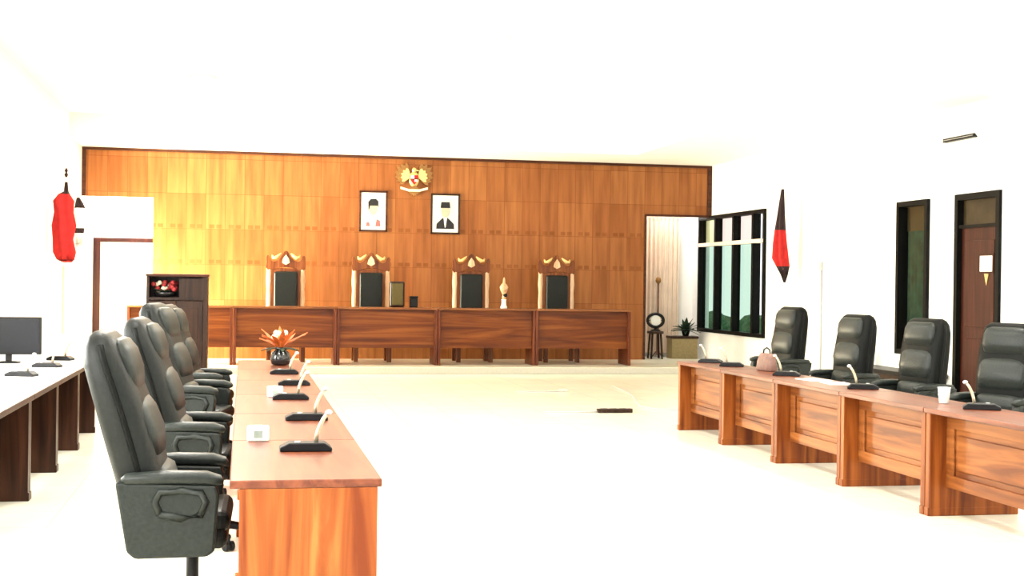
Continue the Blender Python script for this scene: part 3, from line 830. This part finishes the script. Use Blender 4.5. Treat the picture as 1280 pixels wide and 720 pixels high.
def portrait(name, label, xc, zc, w, h, dark):
    t = thing(name, label, 'picture', (xc, YP-.002, zc), 0, 'portraits on the partition')
    mb = MB(); f = .035; fm = M['trim_wood'] if not dark else M['dark_wood']
    mb.box(-w/2, -.035, -h/2, -w/2+f, 0, h/2, .006); mb.box(w/2-f, -.035, -h/2, w/2, 0, h/2, .006)
    mb.box(-w/2, -.035, -h/2, w/2, 0, -h/2+f, .006); mb.box(-w/2, -.035, h/2-f, w/2, 0, h/2, .006)
    obj('picture_frame', mb, fm, t)
    mat_ = obj('mount', MB().box(-w/2+f, -.018, -h/2+f, w/2-f, -.002, h/2-f), M['paper'], t)
    obj('print_backdrop', MB().box(-w*.34, -.021, -h*.385, w*.34, -.017, h*.385), M['grey_print'] if dark else M['paper'], mat_)
    w0, h0 = w, h; w, h = w*1.18, h*1.12
    el = lambda cx, cz, rx, rz, n=20: [(cx+rx*math.cos(2*PI*k/n), cz+rz*math.sin(2*PI*k/n)) for k in range(n)]
    if dark:
        obj('printed_suit', MB().prism([(-w*.26, -h*.33), (w*.26, -h*.33), (w*.25, -h*.22), (w*.12, -h*.12), (w*.05, -h*.08), (-w*.05, -h*.08), (-w*.12, -h*.12), (-w*.25, -h*.22)], -.024, -.02, 'XZ'), M['black_print'], mat_)
        obj('printed_shirt', MB().prism([(-w*.05, -h*.08), (w*.05, -h*.08), (w*.01, -h*.30), (-w*.01, -h*.30)], -.027, -.023, 'XZ'), M['paper'], mat_)
        obj('printed_face', MB().prism(el(0, h*.06, w*.12, h*.14), -.026, -.02, 'XZ'), M['skin_print'], mat_)
        obj('printed_cap', MB().prism([(-w*.14, h*.13), (w*.14, h*.13), (w*.12, h*.26), (-w*.12, h*.26)], -.029, -.022, 'XZ'), M['black_print'], mat_)
    else:
        obj('printed_suit', MB().prism([(-w*.24, -h*.33), (w*.24, -h*.33), (w*.22, -h*.20), (w*.06, -h*.09), (-w*.06, -h*.09), (-w*.22, -h*.20)], -.024, -.02, 'XZ'), M['paper'], mat_)
        obj('printed_lapel', MB().prism([(w*.06, -h*.33), (w*.22, -h*.33), (w*.20, -h*.2), (w*.10, -h*.17)], -.027, -.023, 'XZ'), M['red_print'], mat_)
        obj('printed_lapel', MB().prism([(-w*.22, -h*.33), (-w*.10, -h*.33), (-w*.12, -h*.24), (-w*.2, -h*.24)], -.027, -.023, 'XZ'), M['red_print'], mat_)
        obj('printed_face', MB().prism(el(0, h*.05, w*.12, h*.14), -.026, -.02, 'XZ'), M['skin_print'], mat_)
        obj('printed_hair', MB().prism([(-w*.15, -h*.02), (-w*.10, h*.12), (w*.13, h*.12), (w*.15, h*.06), (w*.15, h*.22), (w*.08, h*.27), (-w*.08, h*.27), (-w*.16, h*.20)], -.029, -.022, 'XZ'), M['black_print'], mat_)
    return t
portrait('portrait', 'left framed portrait of a person in pale clothes, above the second carved chair', 2.38, 2.90, .53, .77, False)
portrait('portrait', 'right framed portrait of a person in a black cap and dark suit', 3.75, 2.88, .56, .77, True)

# ------------------------------------------------------------------ flags
def flag(name, label, loc, ztip, cloth, mats, pole_m, tip_m, wid=.03):
    """cloth: stations (z, radius, x offset, y offset, material index); hangs furled about the pole"""
    t = thing(name, label, 'flag', loc)
    obj('pole', MB().tube([(0, 0, .03), (0, 0, ztip-.14)], .011, 10), pole_m, t)
    obj('flag_foot', MB().lathe([(.16, 0), (.16, .03), (.05, .05), (.025, .12), (.012, .13)], n=20), pole_m, t)
    obj('finial', MB().lathe([(.012, ztip-.15), (.03, ztip-.11), (.012, ztip-.08), (.026, ztip-.05), (.001, ztip)], n=10), tip_m, t)
    mb = MB(); n = 28
    rings = []
    for z, r, ox, oy, mi in cloth:
        rings.append([(ox + r*(1+.3*math.sin(5*2*PI*k/n + z*2)+.12*math.sin(3*2*PI*k/n+5*z))*math.cos(2*PI*k/n), oy + .8*r*(1+.28*math.sin(5*2*PI*k/n+z*2))*math.sin(2*PI*k/n), z) for k in range(n)])
    for i in range(len(rings)-1):
        mb.mi = cloth[i][4]
        vs = None
        mb.rings([rings[i], rings[i+1]], cap=(i in (0, len(rings)-2)))
    bmesh.ops.remove_doubles(mb.bm, verts=list(mb.bm.verts), dist=1e-5)
    obj('flag_cloth', mb, mats, t)
    return t
flag('flag_on_pole', 'furled red flag, shading coloured in dark, on a white pole by the right wall', (8.77, 21.4, 0), 3.40,
     [(3.20, .022, 0, 0, 1), (3.0, .04, -.01, 0, 1), (2.75, .06, -.02, 0, 1), (2.52, .08, -.03, 0, 0), (2.3, .095, -.03, 0, 0), (2.05, .11, -.03, 0, 0), (1.92, .09, 0.01, 0, 1), (1.78, .05, .04, 0, 1), (1.65, .015, .05, 0, 1)],  # dark stations put shading into the cloth colour
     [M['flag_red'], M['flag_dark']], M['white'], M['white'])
flag('flag_on_pole', 'hanging bright red flag on a pole with a dark tip by the left wall', (-2.62, 21.3, 0), 3.22,
     [(3.0, .018, 0, 0, 1), (2.86, .03, 0, 0, 1), (2.82, .07, -.03, 0, 0), (2.72, .125, -.04, 0, 0), (2.55, .11, -.03, 0, 0), (2.35, .14, -.01, 0, 0), (2.15, .12, -.02, 0, 0), (1.95, .13, .0, 0, 0), (1.84, .10, .01, 0, 0), (1.80, .05, .03, 0, 0)],
     [M['flag_red'], M['flag_dark']], M['white'], M['flag_dark'])
flag('flag_on_pole', 'small white flag with black bands right of the red flag', (-2.60, 22.6, 0), 2.98,
     [(2.86, .015, 0, 0, 1), (2.76, .05, .02, 0, 1), (2.68, .07, .03, 0, 0), (2.48, .075, .03, 0, 0), (2.36, .07, .03, 0, 1), (2.28, .06, .03, 0, 0), (2.12, .05, .03, 0, 0), (2.0, .02, .03, 0, 0)],
     [M['flag_white'], M['flag_dark']], M['white'], M['white'])

# ------------------------------------------------------------------ right wall fittings
t = thing('air_conditioner', 'white split air conditioner high on the right wall above the door', 'air conditioner', (XW, 15.80, 3.46))
mb = MB().prism([(0, .0), (-.16, .0), (-.215, .07), (-.225, .20), (-.20, .29), (-.10, .315), (0, .315)], -.52, .50, 'XZ', .012)
obj('housing', mb, M['white'], t)
obj('outlet_slot', MB().box(-.222, -.30, .006, -.12, .47, .055, .006), M['black'], t)
obj('louvre', MB().box(-.23, -.28, .028, -.18, .45, .034), M['sill'], t)
obj('side_cap', MB().prism([(0, .0), (-.16, .0), (-.21, .07), (-.22, .20), (-.195, .285), (-.10, .31), (0, .31)], -.545, -.52, 'XZ'), M['white'], t)
o = obj('wall_conduit', MB().tube([(0, 0, .11), (0, 0, 1.85)], .014, 8).box(-.03, -.04, 1.85, .014, .04, 1.98, .006).box(-.02, -.03, .11, .014, .03, .14, .003), M['cable'])
o.location = (XW-.014, 20.45, 0); tag(o, 'thin grey cable conduit running up the right wall', 'conduit')
t = thing('low_bench', 'long low black bench along the right wall between conduit and door', 'bench', (XW-.24, 17.65, 0))
obj('bench_seat', MB().box(-.22, -1.25, .40, .22, 1.25, .46, .012), M['black'], t)
for y in (-1.1, 0, 1.1):
    for x in (-.16, .16):
        obj('leg', MB().box(x-.02, y-.02, 0, x+.02, y+.02, .41, .003), M['black'], t)
obj('apron', MB().box(-.19, -1.2, .12, -.17, 1.2, .40), M['dark_wood'], t)
t = thing('tall_bottle', 'slim grey green bottle standing on the low black bench', 'bottle', (XW-.25, 18.55, .46))
obj('bottle_body', MB().lathe([(.075, 0), (.08, .02), (.075, .12), (.05, .25), (.03, .40), (.028, .5)], n=16), M['grey_green'], t)
obj('bottle_base', MB().lathe([(.084, .001), (.086, .05), (.083, .10), (.078, .10)], n=16), M['black'], t)
obj('cap', MB().lathe([(.034, .5), (.034, .55), (.001, .555)], n=16), M['sill'], t)

# ------------------------------------------------------------------ beyond the right opening
ZF = .116
o = obj('pale_curtain', MB().prism([(7.78+.95*i/60, 26.74+.03*math.sin(i*1.1)) for i in range(61)] + [(7.78+.95*i/60, 26.77+.03*math.sin(i*1.1)) for i in range(60, -1, -1)], .2, 2.95, 'XY'), M['curtain_pale'])
tag(o, 'pale pink curtain hanging beyond the right opening', 'curtain')
mbr = MB().tube([(7.7, 26.75, 2.97), (8.85, 26.75, 2.97)], .015, 8)
obj('curtain_rail', mbr, M['frame_pale'], o)
t = thing('storage_chest', 'olive brown chest beyond the right opening, under the dark bags', 'chest', (8.50, 26.20, 0))
ZCH = .45
obj('chest_body', MB().box(-.27, -.18, .0, .27, .18, .40, .01), M['box_brown'], t)
obj('chest_lid', MB().box(-.285, -.195, .40, .285, .195, ZCH, .01), M['dark_wood'], t)
t.location = (8.66, 26.25, ZF)
t = thing('leafy_plant', 'low dark leafy potted plant on the olive brown chest', 'plant', (8.72, 26.22, ZF+ZCH))
obj('pot', MB().lathe([(.06, 0), (.09, .12), (.095, .13), (.08, .125), (.001, .12)], n=16), M['black'], t)
mb = MB()
for k in range(48):
    leaf_blade(mb, (0, 0, .1), k*2.4, random.uniform(.1, 1.3), random.uniform(.2, .34), .04, random.uniform(0, .12))
obj('leaves', mb, M['leaf_green'], t)
t = thing('round_stool', 'dark round stool with a black tyre shaped ring on it, inside the right opening', 'stool', (8.05, 26.10, ZF))
obj('stool_seat', MB().lathe([(.001, .50), (.16, .50), (.17, .52), (.16, .55), (.001, .55)], n=24), M['dark_wood'], t)
for k in range(4):
    a = k*PI/2+PI/4
    obj('leg', MB().tube([(.16*math.cos(a), .16*math.sin(a), 0), (.12*math.cos(a), .12*math.sin(a), .51)], .022, 8), M['dark_wood'], t)
t = thing('table_fan', 'round black fan with a white hub on the dark stool inside the right opening', 'fan', (8.05, 26.10, ZF+.55))
ring = []
mb = MB()
n = 28
rr = [[((.165+.03*math.cos(2*PI*j/8))*math.cos(2*PI*k/n), .03*math.sin(2*PI*j/8), .21+(.13+.03*math.cos(2*PI*j/8))*math.sin(2*PI*k/n)) for j in range(8)] for k in range(n)]
mb.rings(rr, cap=False, closed=True)
obj('fan_guard', mb, M['black'], t)
mb = MB().lathe([(.10, -.02), (.11, 0), (.09, .03), (.001, .035)], (0, 0, .21), 20, 'Y')
obj('hub', mb, M['paper'], t)
mb = MB()
for k in range(6):
    a = k*PI/3
    mb.tube([(.09*math.cos(a), 0, .21+.09*math.sin(a)), (.165*math.cos(a), 0, .21+.13*math.sin(a))], .008, 6)
obj('spokes', mb, M['black'], t)
obj('fan_base', MB().lathe([(.10, 0), (.10, .02), (.03, .035), (.025, .07)], n=18), M['black'], t)
t = thing('coat_stand', 'thin brown stand behind the fan in the right opening', 'stand', (8.24, 26.56, ZF))
obj('pole', MB().tube([(0, 0, .05), (0, 0, 1.5)], [.028, .02], 10), M['bag'], t)
obj('stand_head', MB().ball((0, 0, 1.56), .06, .06, .07, 12), M['gold_dark'], t)
for k in range(3):
    a = k*2*PI/3+.4
    obj('leg', MB().tube([(0, 0, .15), (.12*math.cos(a), .10*math.sin(a), .012)], .012, 8), M['bag'], t)

# ------------------------------------------------------------------ cables on the floor
t = thing('power_strip', 'dark power strip with a cable on the white floor', 'power strip', (4.50, 16.24, 0))
mb = MB().box(-.22, -.045, .002, .22, .045, .05, .008)
obj('strip_body', mb, M['dark_wood'], t)
obj('sockets', MB().box(-.18, -.02, .05, -.10, .02, .053).box(-.06, -.02, .05, .02, .02, .053).box(.06, -.02, .05, .14, .02, .053), M['black'], t)
obj('cable', MB().tube([(-.22, 0, .012), (-.5, .02, .008), (-.9, .03, .008)], .008, 6), M['cable'], t)
t = thing('extension_cable', 'short straight grey cable with a dark plug on the floor before the platform', 'cable', (4.0, 19.4, 0))
obj('wire', MB().tube([(-.1, 0, .009), (.25, .01, .009), (.55, 0, .009)], .009, 6), M['cable'], t)
obj('plug', MB().box(.53, -.045, .001, .66, .045, .045, .012), M['sill'], t)
o = obj('floor_cable', MB().tube([(5.62, 20.44, .008), (5.55, 19.6, .008), (5.43, 18.67, .008), (5.2, 17.7, .008), (5.07, 17.06, .008), (5.12, 16.65, .008), (5.37, 16.5, .008), (5.9, 16.4, .008)], .008, 6), M['cable'])
tag(o, 'long curved thin cable on the floor beyond the right desks', 'cable')

# ------------------------------------------------------------------ garden outside the wide window
mb = MB()
for k in range(60):
    mb.ball((10.6+random.uniform(-.2, .5), 21+random.uniform(0, 13), random.uniform(.1, .75)), random.uniform(.35, .5), None, random.uniform(.3, .45), 8)
o = obj('garden_hedge', mb, M['hedge']); tag(o, 'green hedge outside the wide window on the right', 'hedge')

# ------------------------------------------------------------------ ceiling lamps
lk = 0
lampx = {-.6: 'left', 2.75: 'middle', 5.6: 'right'}
def ceiling_lamp(x, y, label):
    t = thing('ceiling_light', label, 'ceiling light', (x, y, ZT), 0, 'round ceiling lights')
    obj('trim_ring', MB().lathe([(.20, 0), (.20, -.02), (.175, -.025), (.17, 0)], n=28), M['white'], t)
    obj('diffuser', MB().lathe([(.172, -.004), (.172, -.012), (.001, -.016)], n=28), M['lamp_glow'], t)
    return t
SKIP = {(6.0, 19.2), (2.75, 19.2), (6.0, 15.2)}
LAMPS = [(x, y) for y in (3.2, 7.2, 11.2, 15.2, 19.2) for x in (-.6, 2.75, 6.0) if (x, y) not in SKIP]
cl = None
for x, y in LAMPS:
    seen = (y == 15.2 and x < 5)
    lab = 'round white ceiling light'
    if y == 15.2 and x < 0: lab = 'round ceiling light near the top edge, above the dark cabinet'
    elif y == 15.2 and x < 5: lab = 'round ceiling light near the top edge, left of the photo middle'
    else:
        lab = 'round ceiling light over the %s of the hall, row %s' % ({-.6: 'left', 2.75: 'middle', 6.0: 'right'}[x], {3.2: 'above the camera', 7.2: 'above the first chair', 11.2: 'above the third chair', 15.2: 'above the cabinet', 19.2: 'nearest the bench'}[y])
    if cl is None: cl = ceiling_lamp(x, y, lab)
    else: dup(cl, (x, y, ZT), 0, lab)
    ld = bpy.data.lights.new('ceiling_area_light', 'AREA'); ld.shape = 'DISK'; ld.size = .33
    ld.energy = 95; ld.color = (1, .97, .92)
    lo = bpy.data.objects.new('ceiling_area_light', ld); COL.objects.link(lo); lo.location = (x, y, ZT-.02)

# daylight standing in the windows of the left wall
def day(x, y0, y1, z0, z1, e, col=(1, .99, .96), out=.0):
    ld = bpy.data.lights.new('window_daylight', 'AREA'); ld.shape = 'RECTANGLE'
    ld.size = z1-z0; ld.size_y = y1-y0; ld.energy = e; ld.color = col
    lo = bpy.data.objects.new('window_daylight', ld); COL.objects.link(lo)
    lo.location = (x, (y0+y1)/2, (z0+z1)/2); lo.rotation_euler = (0, -PI/2, 0)
    return lo
for h in LW: day(XL-.15, h[0], h[1], h[2], h[3], 420)
day(XL-.15, W3[0], W3[1], W3[2], W3[3], 2400, (1, .90, .66))
for x, e, lab in ((-2.1, 120, 'unseen round light added behind the partition above the left opening'), (8.3, 60, 'unseen round light added behind the partition above the right opening')):
    dup(cl, (x, 26.35, ZC), 0, lab)  # unseen lights added to brighten both openings
    ld = bpy.data.lights.new('ceiling_area_light', 'AREA'); ld.shape = 'DISK'; ld.size = .33; ld.energy = e; ld.color = (1, .97, .92)
    lo = bpy.data.objects.new('ceiling_area_light', ld); COL.objects.link(lo); lo.location = (x, 26.35, ZC-.02)

w = bpy.data.worlds.new('World'); scene.world = w; w.use_nodes = True
bg = w.node_tree.nodes['Background']; bg.inputs['Color'].default_value = (.95, .98, 1, 1); bg.inputs['Strength'].default_value = 1.6

# ------------------------------------------------------------------ camera
f, yaw, pit, rol, hcam = 1706.35, .1941, -.0034, .0134, 1.5754
right0 = Vector((math.cos(yaw), -math.sin(yaw), 0)); fwd0 = Vector((math.sin(yaw), math.cos(yaw), 0)); Z = Vector((0, 0, 1))
fwd = fwd0*math.cos(pit) + Z*math.sin(pit); up0 = -fwd0*math.sin(pit) + Z*math.cos(pit)
cr = right0*math.cos(rol) + up0*math.sin(rol); cu = up0*math.cos(rol) - right0*math.sin(rol)
mat = Matrix(((cr.x, cu.x, -fwd.x, 0), (cr.y, cu.y, -fwd.y, 0), (cr.z, cu.z, -fwd.z, hcam), (0, 0, 0, 1)))
cd = bpy.data.cameras.new('camera'); cam = bpy.data.objects.new('camera', cd); COL.objects.link(cam)
cam.matrix_world = mat; cd.sensor_width = 36; cd.lens = f/1280*36; cd.clip_end = 200
scene.camera = cam
vs = scene.view_settings
vs.view_transform = 'Standard'; vs.look = 'None'; vs.gamma = 1; vs.use_curve_mapping = False; vs.exposure = 0.25
